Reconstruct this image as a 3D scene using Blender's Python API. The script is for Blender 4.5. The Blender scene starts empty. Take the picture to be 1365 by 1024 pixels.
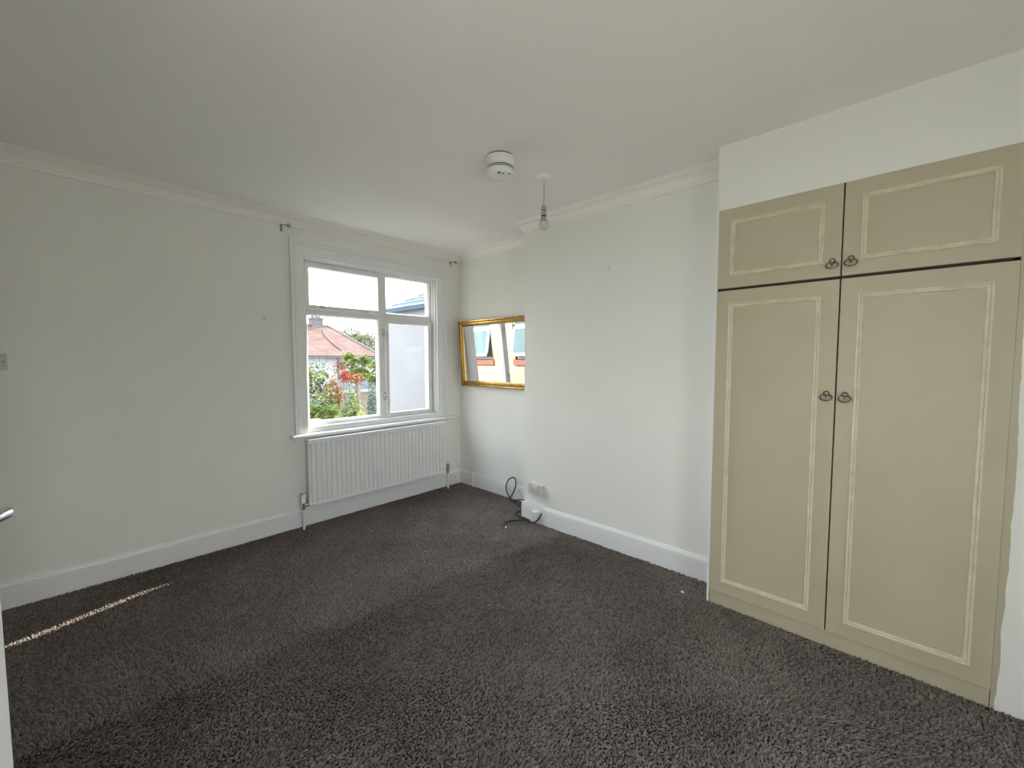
import bpy, math, random
import numpy as np
from mathutils import Vector, Matrix

S = bpy.context.scene
COL = S.collection
random.seed(7)

# ------------------------------------------------------------------ camera
CAM = Vector((-2.817, -3.3918, 1.32))
R_ = Vector((0.682572, -0.730818, -0.000754))
U_ = Vector((0.044172, 0.040226, 0.998214))
F_ = Vector((0.729482, 0.681387, -0.059739))
cd = bpy.data.cameras.new('camera')
cd.sensor_fit = 'HORIZONTAL'; cd.sensor_width = 36.0
cd.lens = 549.672 * 36.0 / 1365.0
cd.clip_start = 0.02; cd.clip_end = 400
cam = bpy.data.objects.new('camera', cd); COL.objects.link(cam)
cam.matrix_world = Matrix(((R_.x, U_.x, -F_.x, CAM.x), (R_.y, U_.y, -F_.y, CAM.y), (R_.z, U_.z, -F_.z, CAM.z), (0, 0, 0, 1)))
S.camera = cam

# ------------------------------------------------------------------ light
SKY = 5.4
wd = bpy.data.worlds.new('sky'); S.world = wd; wd.use_nodes = True
nt = wd.node_tree; nt.nodes.clear()
def wn(t): return nt.nodes.new(t)
out = wn('ShaderNodeOutputWorld'); bg = wn('ShaderNodeBackground'); tc = wn('ShaderNodeTexCoord')
sep = wn('ShaderNodeSeparateXYZ'); ramp = wn('ShaderNodeValToRGB'); noi = wn('ShaderNodeTexNoise'); nr = wn('ShaderNodeValToRGB'); mix = wn('ShaderNodeMix')
mix.data_type = 'RGBA'
ramp.color_ramp.elements[0].position = 0.0; ramp.color_ramp.elements[0].color = (0.92, 0.94, 0.97, 1)
ramp.color_ramp.elements[1].position = 0.75; ramp.color_ramp.elements[1].color = (0.50, 0.66, 0.92, 1)
noi.inputs['Scale'].default_value = 3.0; noi.inputs['Detail'].default_value = 6
nr.color_ramp.elements[0].position = 0.36; nr.color_ramp.elements[0].color = (0, 0, 0, 1)
nr.color_ramp.elements[1].position = 0.60; nr.color_ramp.elements[1].color = (1, 1, 1, 1)
nt.links.new(tc.outputs['Generated'], sep.inputs[0]); nt.links.new(sep.outputs['Z'], ramp.inputs[0])
nt.links.new(tc.outputs['Generated'], noi.inputs['Vector']); nt.links.new(noi.outputs['Fac'], nr.inputs[0])
nt.links.new(nr.outputs['Color'], mix.inputs['Factor'])
nt.links.new(ramp.outputs['Color'], mix.inputs['A']); mix.inputs['B'].default_value = (1.0, 0.99, 0.97, 1)
nt.links.new(mix.outputs['Result'], bg.inputs['Color']); bg.inputs['Strength'].default_value = SKY
nt.links.new(bg.outputs[0], out.inputs[0])

sd = bpy.data.lights.new('sun', 'SUN'); sd.energy = 9.0; sd.angle = math.radians(0.35); sd.color = (1.0, 0.93, 0.80)
sun = bpy.data.objects.new('sun', sd); COL.objects.link(sun)
sun.location = (6, 1, 6)
SUNDIR = Vector((1.0, 0.28, 0.80)).normalized()
sun.rotation_euler = SUNDIR.to_track_quat('Z', 'Y').to_euler()

def portal(name, loc, sx, sz, rot):
    d = bpy.data.lights.new(name, 'AREA'); d.shape = 'RECTANGLE'; d.size = sx; d.size_y = sz
    o = bpy.data.objects.new(name, d); COL.objects.link(o); o.location = loc; o.rotation_euler = rot
    d.cycles.is_portal = True
    return o
portal('sky_portal', (-0.925, 0.215, 1.445), 1.30, 1.36, (-math.pi / 2, 0, 0))
portal('sky_portal', (-3.62, -3.35, 1.45), 0.78, 1.3, (math.pi / 2, 0, -math.pi / 2))
portal('sky_portal', (-2.5, -4.87, 0.70), 1.2, 1.2, (math.pi / 2, 0, 0))

S.view_settings.view_transform = 'Standard'; S.view_settings.look = 'None'
S.view_settings.gamma = 1.0; S.view_settings.use_curve_mapping = False
S.view_settings.exposure = 1.07
S.cycles.max_bounces = 14; S.cycles.diffuse_bounces = 9; S.cycles.transparent_max_bounces = 16
S.cycles.sample_clamp_indirect = 8.0

# ------------------------------------------------------------------ materials
MATS = {}
def mat(name, col, rough=0.6, metal=0.0, var=0.0, vscale=8.0, bump=0.0, bscale=60.0, island=0.0, spec=0.5, transl=0.0, col2=None, detail=4.0):
    m = bpy.data.materials.new(name); m.use_nodes = True; t = m.node_tree; b = t.nodes['Principled BSDF']
    b.inputs['Roughness'].default_value = rough; b.inputs['Metallic'].default_value = metal
    b.inputs['Specular IOR Level'].default_value = spec
    c4 = (*col, 1)
    tcn = t.nodes.new('ShaderNodeTexCoord')
    last = None
    if var > 0 or col2:
        n = t.nodes.new('ShaderNodeTexNoise'); n.inputs['Scale'].default_value = vscale; n.inputs['Detail'].default_value = detail
        t.links.new(tcn.outputs['Object'], n.inputs['Vector'])
        r = t.nodes.new('ShaderNodeValToRGB'); r.color_ramp.elements[0].position = 0.3; r.color_ramp.elements[1].position = 0.7
        if col2: a, bb = col, col2
        else: a = tuple(x * (1 - var) for x in col); bb = tuple(min(1, x * (1 + var)) for x in col)
        r.color_ramp.elements[0].color = (*a, 1); r.color_ramp.elements[1].color = (*bb, 1)
        t.links.new(n.outputs['Fac'], r.inputs[0]); last = r.outputs['Color']
    if island > 0:
        g = t.nodes.new('ShaderNodeNewGeometry'); mp = t.nodes.new('ShaderNodeMapRange')
        mp.inputs['To Min'].default_value = 1 - island; mp.inputs['To Max'].default_value = 1 + island
        t.links.new(g.outputs['Random Per Island'], mp.inputs['Value'])
        mx = t.nodes.new('ShaderNodeVectorMath'); mx.operation = 'SCALE'
        if last: t.links.new(last, mx.inputs[0])
        else: mx.inputs[0].default_value = col
        t.links.new(mp.outputs[0], mx.inputs['Scale']); last = mx.outputs[0]
    if last: t.links.new(last, b.inputs['Base Color'])
    else: b.inputs['Base Color'].default_value = c4
    if bump > 0:
        n2 = t.nodes.new('ShaderNodeTexNoise'); n2.inputs['Scale'].default_value = bscale; n2.inputs['Detail'].default_value = 3
        t.links.new(tcn.outputs['Object'], n2.inputs['Vector'])
        bp = t.nodes.new('ShaderNodeBump'); bp.inputs['Strength'].default_value = bump; bp.inputs['Distance'].default_value = 0.01
        t.links.new(n2.outputs['Fac'], bp.inputs['Height']); t.links.new(bp.outputs[0], b.inputs['Normal'])
    if transl > 0:
        tr = t.nodes.new('ShaderNodeBsdfTranslucent'); ms = t.nodes.new('ShaderNodeMixShader'); ms.inputs[0].default_value = transl
        if last: t.links.new(last, tr.inputs['Color'])
        else: tr.inputs['Color'].default_value = c4
        t.links.new(b.outputs[0], ms.inputs[1]); t.links.new(tr.outputs[0], ms.inputs[2])
        t.links.new(ms.outputs[0], t.nodes['Material Output'].inputs['Surface'])
    MATS[name] = m
    return m

def glass_mat():
    m = bpy.data.materials.new('window_glass'); m.use_nodes = True; t = m.node_tree; t.nodes.clear()
    o = t.nodes.new('ShaderNodeOutputMaterial'); a = t.nodes.new('ShaderNodeBsdfTransparent'); g = t.nodes.new('ShaderNodeBsdfGlossy')
    f = t.nodes.new('ShaderNodeFresnel'); f.inputs['IOR'].default_value = 1.35
    mp = t.nodes.new('ShaderNodeMath'); mp.operation = 'MULTIPLY'; mp.inputs[1].default_value = 0.16
    g.inputs['Roughness'].default_value = 0.01; a.inputs['Color'].default_value = (0.96, 0.98, 0.97, 1)
    mx = t.nodes.new('ShaderNodeMixShader')
    t.links.new(f.outputs[0], mp.inputs[0]); t.links.new(mp.outputs[0], mx.inputs[0])
    t.links.new(a.outputs[0], mx.inputs[1]); t.links.new(g.outputs[0], mx.inputs[2]); t.links.new(mx.outputs[0], o.inputs[0])
    return m

M = {}
M['wall'] = mat('wall_paint', (0.80, 0.795, 0.76), 0.75, var=0.012, vscale=3, bump=0.06, bscale=35)
M['ceil'] = mat('ceiling_paint', (0.86, 0.84, 0.80), 0.85, var=0.012, vscale=2, bump=0.04, bscale=30)
M['gloss'] = mat('white_gloss_paint', (0.80, 0.80, 0.81), 0.32, var=0.01, vscale=12, bump=0.03, bscale=25)
M['frame'] = mat('window_frame_paint', (0.78, 0.78, 0.77), 0.35, var=0.02, vscale=14)
M['radi'] = mat('radiator_enamel', (0.80, 0.80, 0.81), 0.35)
M['plastic'] = mat('white_plastic', (0.80, 0.80, 0.77), 0.4)
M['plastic_old'] = mat('aged_white_plastic', (0.55, 0.54, 0.49), 0.45)
M['flexgrey'] = mat('grey_flex', (0.30, 0.30, 0.28), 0.5)
M['holder'] = mat('grey_lamp_holder', (0.40, 0.40, 0.38), 0.45)
M['dark'] = mat('dark_slot', (0.03, 0.03, 0.03), 0.6)
M['black'] = mat('black_cable_rubber', (0.018, 0.018, 0.02), 0.45)
M['chrome'] = mat('chrome', (0.75, 0.76, 0.78), 0.12, metal=1.0)
M['brass'] = mat('tarnished_brass', (0.42, 0.36, 0.24), 0.35, metal=1.0)
M['steel'] = mat('dull_steel', (0.40, 0.39, 0.36), 0.35, metal=1.0)
M['bronze'] = mat('antique_bronze', (0.24, 0.21, 0.16), 0.35, metal=1.0, var=0.3, vscale=200)
M['gold'] = mat('gilded_frame', (0.46, 0.29, 0.085), 0.28, metal=0.9, var=0.30, vscale=30)
M['beige'] = mat('beige_wardrobe_paint', (0.475, 0.425, 0.305), 0.45, var=0.035, vscale=5, bump=0.03, bscale=50)
M['cream'] = mat('cream_moulding_paint', (0.66, 0.60, 0.46), 0.4, var=0.10, vscale=18)
M['carpet'] = mat('carpet_backing', (0.055, 0.046, 0.042), 0.95, spec=0.1)
M['glass'] = glass_mat()
mm = bpy.data.materials.new('mirror_silver'); mm.use_nodes = True
b_ = mm.node_tree.nodes['Principled BSDF']; b_.inputs['Base Color'].default_value = (0.93, 0.95, 0.94, 1); b_.inputs['Metallic'].default_value = 1; b_.inputs['Roughness'].default_value = 0.0
M['mirror'] = mm
# outdoors
M['render_white'] = mat('white_render', (0.19, 0.19, 0.195), 0.85, var=0.03, vscale=2, bump=0.1, bscale=30, spec=0.1)
M['render_wing'] = mat('white_render_darkened', (0.168, 0.169, 0.180), 0.9, var=0.03, vscale=2, bump=0.1, bscale=30, spec=0.05)  # same white render, exposure darkening put into the colour
M['render_yellow'] = mat('cream_roughcast', (0.165, 0.145, 0.100), 0.9, var=0.22, vscale=3.0, bump=0.3, bscale=14, detail=8)
M['slate'] = mat('grey_slate', (0.078, 0.080, 0.090), 0.95, spec=0.05, island=0.25)
M['slate_blue'] = mat('blue_grey_slate', (0.064, 0.082, 0.112), 0.95, spec=0.05, island=0.25)
M['clay'] = mat('red_clay_tiles', (0.088, 0.050, 0.044), 0.9, var=0.2, vscale=1.2, island=0.15, spec=0.2)
M['brick'] = mat('weathered_brick', (0.065, 0.056, 0.063), 0.9, var=0.35, vscale=6)
M['sill_red'] = mat('red_tile_sill', (0.144, 0.032, 0.025), 0.7, var=0.2, vscale=8)
M['upvc'] = mat('white_upvc', (0.20, 0.205, 0.21), 0.5)
M['obscure'] = mat('frosted_glass', (0.05, 0.075, 0.082), 0.6, spec=0.1, var=0.25, vscale=40)
M['paneblue'] = mat('far_window_glass', (0.058, 0.086, 0.115), 0.2, var=0.3, vscale=3)
M['tan'] = mat('tan_garden_wall', (0.115, 0.094, 0.076), 0.9, var=0.15, vscale=4)
M['felt'] = mat('gravelled_roof_felt', (0.27, 0.23, 0.225), 0.95, var=0.3, vscale=16, bump=0.4, bscale=20, detail=8)
M['bounce_paving'] = mat('pale_bounce_paving', (0.50, 0.46, 0.41), 0.9, var=0.12, vscale=1.5)
M['grass'] = mat('garden_grass', (0.072, 0.101, 0.032), 0.95, var=0.3, vscale=2)
M['bark'] = mat('bark', (0.12, 0.09, 0.07), 0.9, var=0.2, vscale=9)
M['shedgrey'] = mat('shed_roof_grey', (0.035, 0.04, 0.05), 0.95, spec=0.05, island=0.2)
def leafm(n, c, isl=0.35): M[n] = mat(n, c, 0.65, island=isl, transl=0.25)
leafm('leaf_green', (0.045, 0.085, 0.02)); leafm('leaf_lime', (0.11, 0.135, 0.02)); leafm('leaf_yellow', (0.152, 0.138, 0.018))
leafm('leaf_bluegreen', (0.027, 0.058, 0.045)); leafm('leaf_red', (0.187, 0.022, 0.014)); leafm('leaf_orange', (0.161, 0.045, 0.02))
leafm('leaf_grey', (0.112, 0.107, 0.071)); leafm('leaf_palm', (0.105, 0.135, 0.03)); leafm('leaf_tree', (0.076, 0.085, 0.027)); leafm('leaf_bronze', (0.098, 0.036, 0.027))

# ------------------------------------------------------------------ mesh helpers
class MB:
    def __init__(s): s.v = []; s.f = []; s.mi = []
    def add(s, vs, fs, mi=0):
        o = len(s.v); s.v.extend([tuple(v) for v in vs]); s.f.extend([tuple(i + o for i in f) for f in fs]); s.mi.extend([mi] * len(fs)); return s
    def box(s, x0, x1, y0, y1, z0, z1, mi=0):
        x0, x1 = sorted((x0, x1)); y0, y1 = sorted((y0, y1)); z0, z1 = sorted((z0, z1))
        vs = [(x0, y0, z0), (x1, y0, z0), (x1, y1, z0), (x0, y1, z0), (x0, y0, z1), (x1, y0, z1), (x1, y1, z1), (x0, y1, z1)]
        return s.add(vs, [(0, 3, 2, 1), (4, 5, 6, 7), (0, 1, 5, 4), (1, 2, 6, 5), (2, 3, 7, 6), (3, 0, 4, 7)], mi)
    def lathe(s, prof, c, axis='z', n=24, mi=0, flip=1):
        # prof: list of (radius, height); axis direction
        vs = []; fs = []
        for r, h in prof:
            for i in range(n):
                a = 2 * math.pi * i / n; p, q = r * math.cos(a), r * math.sin(a)
                if axis == 'z': vs.append((c[0] + p, c[1] + q, c[2] + h))
                elif axis == 'x': vs.append((c[0] + h, c[1] + p, c[2] + q))
                else: vs.append((c[0] + p, c[1] + h, c[2] + q))
        k = len(prof)
        for j in range(k - 1):
            for i in range(n):
                i2 = (i + 1) % n; fs.append((j * n + i, j * n + i2, (j + 1) * n + i2, (j + 1) * n + i))
        fs.append(tuple(range(n))[::-1]); fs.append(tuple((k - 1) * n + i for i in range(n)))
        return s.add(vs, fs, mi)
    def tube(s, pts, r, n=8, closed=False, mi=0):
        pts = [Vector(p) for p in pts]; k = len(pts); vs = []; fs = []; up = None
        for i, p in enumerate(pts):
            if closed: t = pts[(i + 1) % k] - pts[i - 1]
            else: t = pts[min(i + 1, k - 1)] - pts[max(i - 1, 0)]
            t.normalize()
            if up is None:
                up = Vector((0, 0, 1)) if abs(t.z) < 0.9 else Vector((1, 0, 0))
            a = up - t * up.dot(t); a.normalize(); b = t.cross(a); up = a
            rr = r[i] if isinstance(r, (list, tuple)) else r
            for j in range(n):
                an = 2 * math.pi * j / n; vs.append(p + a * rr * math.cos(an) + b * rr * math.sin(an))
        for i in range(k if closed else k - 1):
            i2 = (i + 1) % k
            for j in range(n):
                j2 = (j + 1) % n; fs.append((i * n + j, i * n + j2, i2 * n + j2, i2 * n + j))
        if not closed:
            fs.append(tuple(range(n))[::-1]); fs.append(tuple((k - 1) * n + j for j in range(n)))
        return s.add(vs, fs, mi)
    def nest(s, rects, mi=0, cap=True):
        # rects: list of 4-point loops, joined in order
        o = [len(s.v)]; vs = []; fs = []
        for L in rects: vs.extend(L)
        for j in range(len(rects) - 1):
            for i in range(4):
                i2 = (i + 1) % 4; fs.append((j * 4 + i, j * 4 + i2, (j + 1) * 4 + i2, (j + 1) * 4 + i))
        return s.add(vs, fs, mi)

def obj(name, mb, material, parent=None, root=None, smooth=False, bevel=0.0, loc=None):
    """one mesh object; root = world position of the thing's empty (or None)"""
    off = Vector(loc) if loc is not None else Vector((0, 0, 0))
    base = Vector(root) if root is not None else Vector((0, 0, 0))
    me = bpy.data.meshes.new(name)
    sh = base if loc is None else off
    me.from_pydata([(v[0] - sh.x, v[1] - sh.y, v[2] - sh.z) for v in mb.v], [], mb.f)
    ms = material if isinstance(material, (list, tuple)) else [material]
    for m in ms: me.materials.append(m)
    if len(ms) > 1: me.polygons.foreach_set('material_index', mb.mi)
    if smooth:
        me.polygons.foreach_set('use_smooth', [True] * len(me.polygons))
        try: me.set_sharp_from_angle(angle=math.radians(38))
        except Exception: pass
    me.update()
    o = bpy.data.objects.new(name, me); COL.objects.link(o)
    if loc is not None: o.location = off - base
    if parent is not None: o.parent = parent
    if bevel > 0:
        bm = o.modifiers.new('bevel', 'BEVEL'); bm.width = bevel; bm.segments = 2; bm.limit_method = 'ANGLE'; bm.angle_limit = math.radians(40)
    return o

def thing(name, label, cat, loc, group=None):
    o = bpy.data.objects.new(name, None); COL.objects.link(o); o.location = loc; o.empty_display_size = 0.1
    o['label'] = label; o['category'] = cat
    if group: o['group'] = group
    return o
def tag(o, label, cat, group=None):
    o['label'] = label; o['category'] = cat
    if group: o['group'] = group
    return o
def struct(name, mb, m, **k):
    o = obj(name, mb, m, **k); o['kind'] = 'structure'; return o

def sweep(poly, prof, i, closed=False):
    """segment i of a mitred sweep along an XY polyline with the room on the right; prof = [(out, z)]"""
    P = [Vector(p) for p in poly]; n = len(P)
    def nrm(k):
        d = (P[k + 1] - P[k]).normalized(); return Vector((d.y, -d.x))
    def mit(k):
        if k == 0: return nrm(0)
        if k == n - 1: return nrm(n - 2)
        a, b = nrm(k - 1), nrm(k); m = (a + b); return m / (1 + a.dot(b))
    m0, m1 = mit(i), mit(i + 1)
    vs = []; k = len(prof)
    for m, p in ((m0, P[i]), (m1, P[i + 1])):
        for o_, z in prof: vs.append((p.x + m.x * o_, p.y + m.y * o_, z))
    fs = [(j, j + 1, k + j + 1, k + j) for j in range(k - 1)] + [(k - 1, 0, k, 2 * k - 1)]
    fs.append(tuple(range(k))[::-1]); fs.append(tuple(range(k, 2 * k)))
    return MB().add(vs, fs)

# ================================================================== ROOM SHELL
H = 2.40
XL, YF = -3.35, -4.60          # left wall, front wall (behind the camera)
CH, CY = -0.292, -1.174        # chimney breast face and its near cheek
WX, WY0, WY1 = -0.508, -2.692, -3.697   # wardrobe face and its two ends

fl_ = MB(); fl_.box(XL - 0.25, 0.3, YF - 0.25, 0.20, -0.15, 0.0); fl_.box(-4.7, XL - 0.25, -2.96, 0.20, -0.15, 0.0)
struct('floor', fl_, M['carpet'])
ce_ = MB(); ce_.box(XL - 0.25, 0.3, YF - 0.25, 0.20, H, H + 0.15); ce_.box(-4.7, XL - 0.25, -2.96, 0.20, H, H + 0.15)
struct('ceiling', ce_, M['ceil'])
wb = MB(); ox0, ox1, oz0, oz1 = -1.56, -0.29, 0.735, 2.115
wb.box(-4.7, ox0, 0, 0.20, 0, H); wb.box(ox1, 0.3, 0, 0.20, 0, H); wb.box(ox0, ox1, 0, 0.20, 0, oz0); wb.box(ox0, ox1, 0, 0.20, oz1, H)
struct('wall_back', wb, M['wall'])
struct('wall_right', MB().box(0, 0.3, -4.6, 0, 0, H), M['wall'])
cb = MB().box(CH, -0.001, WY0 + 0.012, CY, 0, H)
struct('wall_chimney', cb, M['wall'])
struct('wall_bulkhead', MB().box(-0.498, -0.002, YF, WY0 + 0.011, 2.081, H), M['wall'])
struct('wall_right_near', MB().box(-0.500, -0.002, YF, WY1 - 0.001, 0, 2.080), M['wall'])
wf = MB(); wf.box(XL - 0.25, -3.1, YF - 0.25, YF, 0, H); wf.box(-1.9, 0.3, YF - 0.25, YF, 0, H); wf.box(-3.1, -1.9, YF - 0.25, YF, 0, 0.1); wf.box(-3.1, -1.9, YF - 0.25, YF, 1.3, H)
struct('wall_front', wf, M['wall'])
wl = MB(); wl.box(XL - 0.12, XL, -1.90, -0.001, 0, H); wl.box(XL - 0.12, XL, -2.80, -1.90, 2.02, H); wl.box(XL - 0.25, XL, -2.96, -2.80, 0, H)
wl.box(XL - 0.25, XL, YF + .001, -3.74, 0, H); wl.box(XL - 0.25, XL, -3.74, -2.96, 0, 0.8); wl.box(XL - 0.25, XL, -3.74, -2.96, 2.1, H)
struct('wall_left', wl, M['wall'])
wh = MB(); wh.box(-4.7, -4.6, -2.96, 0, 0, H); wh.box(-4.7, XL - 0.25, -2.96, -2.86, 0, H)
struct('wall_hall', wh, M['wall'])

# cornice, mitred round the room
poly = [(XL, 0), (0, 0), (0, CY), (CH, CY), (CH, WY0 + 0.012)]
def cornice(w):
    s = w / 0.09
    P = [(0, 2.322), (0.010, 2.3215), (0.013, 2.327), (0.013, 2.338), (0.018, 2.340), (0.022, 2.352), (0.031, 2.364), (0.044, 2.3735), (0.052, 2.376),
         (0.052, 2.381), (0.060, 2.383), (0.072, 2.389), (0.080, 2.392), (0.083, 2.395), (0.090, 2.396), (0.090, H), (0, H)]
    return [(a * s, z) for a, z in P]
for i in range(4):
    struct('trim_%d' % (i + 1), sweep(poly, cornice(0.092), i), M['ceil'], smooth=True)

# baseboards
bprof = [(0, 0), (0.018, 0), (0.018, 0.113), (0.0150, 0.1150), (0.0165, 0.1185), (0.0175, 0.124), (0.0155, 0.131), (0.0105, 0.139), (0.006, 0.147), (0, 0.149)]
for nm, i in (('baseboard_back', 0), ('baseboard_alcove', 1), ('baseboard_cheek', 2), ('baseboard_chimney', 3)):
    struct(nm, sweep(poly, bprof, i), M['gloss'])
struct('baseboard_left', sweep([(XL, -1.86), (XL, 0)], bprof, 0), M['gloss'])
struct('baseboard_right', sweep([(-0.5, -3.95), (-0.5, YF)], bprof, 0), M['gloss'])

# ------------------------------------------------------------------ added left wall window, unseen behind the camera, for fill daylight
wf2 = MB(); wx0, wx1 = XL - 0.17, XL - 0.10
for a in ((-3.74, -3.68), (-3.02, -2.96), (-3.38, -3.32)): wf2.box(wx0, wx1, a[0], a[1], 0.80, 2.1)
wf2.box(wx0, wx1, -3.68, -3.02, 0.80, 0.86); wf2.box(wx0, wx1, -3.68, -3.02, 2.04, 2.1)
w2 = struct('fill_window_left', wf2, M['frame'])
for a in ((-3.68, -3.38), (-3.32, -3.02)):
    obj('pane', MB().box(wx0 + 0.03, wx0 + 0.034, a[0], a[1], 0.86, 2.04), M['glass'], w2)

wf3 = MB(); wy0, wy1 = YF - 0.17, YF - 0.10  # added low front wall window, unseen, for fill light and ceiling bounce
for a in ((-3.1, -3.04), (-1.96, -1.9), (-2.53, -2.47)): wf3.box(a[0], a[1], wy0, wy1, 0.1, 1.3)
wf3.box(-3.04, -1.96, wy0, wy1, 0.10, 0.16); wf3.box(-3.04, -1.96, wy0, wy1, 1.24, 1.3)
w3 = struct('fill_window_front', wf3, M['frame'])
for a in ((-3.04, -2.53), (-2.47, -1.96)):
    obj('pane', MB().box(a[0], a[1], wy0 + 0.03, wy0 + 0.034, 0.16, 1.24), M['glass'], w3)

# ------------------------------------------------------------------ back window
fr = MB()
FY0, FY1 = 0.055, 0.125
fr.box(-1.56, -1.518, FY0, FY1, 0.78, 2.115); fr.box(-0.340, -0.29, FY0, FY1, 0.78, 2.115)
fr.box(-0.893, -0.818, FY0, FY1, 0.806, 2.083); fr.box(-1.518, -0.893, FY0, FY1, 1.684, 1.740); fr.box(-0.818, -0.340, FY0, FY1, 1.684, 1.740)
fr.box(-1.518, -0.340, FY0, FY1, 2.083, 2.115); fr.box(-1.518, -0.340, FY0, FY1, 0.78, 0.806)
win = struct('window_1', fr, M['frame'], bevel=0.003)
def sash(nm, x0, x1, z0, z1, gx0, gx1, gz0, gz1, y0, y1):
    m = MB(); m.box(x0, gx0, y0, y1, z0, z1); m.box(gx1, x1, y0, y1, z0, z1); m.box(gx0, gx1, y0, y1, z0, gz0); m.box(gx0, gx1, y0, y1, gz1, z1)
    s = obj(nm, m, M['frame'], win, bevel=0.004)
    obj('pane', MB().box(gx0, gx1, 0.083, 0.087, gz0, gz1), M['glass'], s)
    return s
s1 = sash('top_sash', -1.532, -0.884, 1.722, 2.092, -1.498, -0.906, 1.757, 2.050, 0.036, 0.10)
s4 = sash('casement_sash', -0.838, -0.326, 0.790, 1.688, -0.801, -0.368, 0.825, 1.652, 0.040, 0.10)
obj('pane', MB().box(-0.818, -0.340, 0.088, 0.092, 1.740, 2.083), M['glass'], win)
obj('pane', MB().box(-1.518, -0.893, 0.088, 0.092, 0.806, 1.684), M['glass'], win)
# glazing beads round the two fixed panes
for (x0, x1, z0, z1) in ((-0.818, -0.340, 1.740, 2.083), (-1.518, -0.893, 0.806, 1.684)):
    g = MB()
    def L(t, y): return [(x0 + t, y, z0 + t), (x1 - t, y, z0 + t), (x1 - t, y, z1 - t), (x0 + t, y, z1 - t)]
    g.nest([L(0, 0.062), L(0.004, 0.062), L(0.012, 0.080), L(0.012, 0.087)]); obj('glazing_bead', g, M['frame'], win)
# reveal lining strips and bottom rail
rv = MB(); rv.box(-0.312, -0.290, 0.004, 0.020, 0.79, 2.112); rv.box(-0.318, -0.290, 0.030, 0.052, 0.79, 2.112)
rv.box(-1.56, -1.545, 0.004, 0.02, 0.79, 2.112)
rv.box(-1.545, -0.312, 0.004, 0.020, 2.098, 2.114); rv.box(-1.56, -0.318, 0.030, 0.052, 2.104, 2.114)
obj('reveal_lining', rv, M['gloss'], win, bevel=0.003)
obj('bottom_rail', MB().box(-1.56, -0.29, 0.002, 0.13, 0.737, 0.782), M['gloss'], win, bevel=0.004)
obj('outer_sill', MB().box(-1.556, -0.294, 0.131, 0.27, 0.737, 0.765), M['render_white'], win, bevel=0.006)
# architrave: nested U profile
ar = MB()
prof = [(0.0, 0.0), (0.0, 0.030), (0.05, 0.033), (0.13, 0.030), (0.16, 0.022), (0.22, 0.021), (0.26, 0.026), (0.33, 0.024), (0.36, 0.017), (0.42, 0.020), (0.50, 0.0185), (0.97, 0.0185), (1.0, 0.016), (1.0, -0.004)]
OX0, OX1, OZ1, IX0, IX1, IZ1, BZ = -1.655, -0.181, 2.242, -1.553, -0.296, 2.113, 0.738
vs = []
for t, h in prof:
    xa, xb, zt = OX0 + (IX0 - OX0) * t, OX1 + (IX1 - OX1) * t, OZ1 + (IZ1 - OZ1) * t
    vs += [(xa, -h, BZ), (xa, -h, zt), (xb, -h, zt), (xb, -h, BZ)]
fs = []
for j in range(len(prof) - 1):
    for i in range(3): fs.append((j * 4 + i, (j + 1) * 4 + i, (j + 1) * 4 + i + 1, j * 4 + i + 1))
ar.add(vs, fs); obj('architrave', ar, M['gloss'], win)
# window board with a rounded nose
nb = MB(); nose = [(0.002, 0.708), (-0.046, 0.708), (-0.056, 0.713), (-0.060, 0.7225), (-0.056, 0.732), (-0.046, 0.737), (0.002, 0.737)]
k = len(nose); vs = [(-1.686, y, z) for y, z in nose] + [(-0.118, y, z) for y, z in nose]
nb.add(vs, [(j, j + 1, k + j + 1, k + j) for j in range(k - 1)] + [tuple(range(k))[::-1], tuple(range(k, 2 * k)), (k - 1, 0, k, 2 * k - 1)])
obj('window_board', nb, M['gloss'], win)
obj('apron_moulding', MB().box(-1.655, -0.18, -0.016, -0.0005, 0.680, 0.708), M['gloss'], win, bevel=0.006)
# fasteners and stay
def fastener(z):
    m = MB(); m.box(-0.862, -0.840, 0.044, 0.055, z - 0.045, z + 0.03); m.lathe([(0.008, 0), (0.008, -0.02), (0.005, -0.024)], (-0.851, 0.045, z), 'y', 10)
    m.tube([(-0.851, 0.028, z), (-0.835, 0.024, z - 0.012), (-0.824, 0.022, z - 0.035), (-0.822, 0.022, z - 0.095)], [0.006, 0.006, 0.005, 0.006], 8)
    obj('casement_fastener', m, M['plastic_old'], win, smooth=True)
fastener(1.57); fastener(0.99)
m = MB(); m.tube([(-1.40, 0.028, 1.742), (-1.30, 0.022, 1.738), (-1.02, 0.022, 1.738)], 0.005, 8); m.box(-1.42, -1.38, 0.03, 0.055, 1.73, 1.75); m.box(-1.05, -1.02, 0.022, 0.055, 1.722, 1.732); m.lathe([(0.005, 0), (0.005, 0.012)], (-1.035, 0.028, 1.732), 'z', 8)
obj('stay_bar', m, M['plastic_old'], win, smooth=True)
m = MB(); m.box(-1.44, -1.40, 0.060, 0.082, 0.806, 0.812); m.lathe([(0.004, 0), (0.004, 0.012)], (-1.42, 0.07, 0.812), 'z', 8)
obj('stay_pin', m, M['plastic_old'], win)

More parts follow.
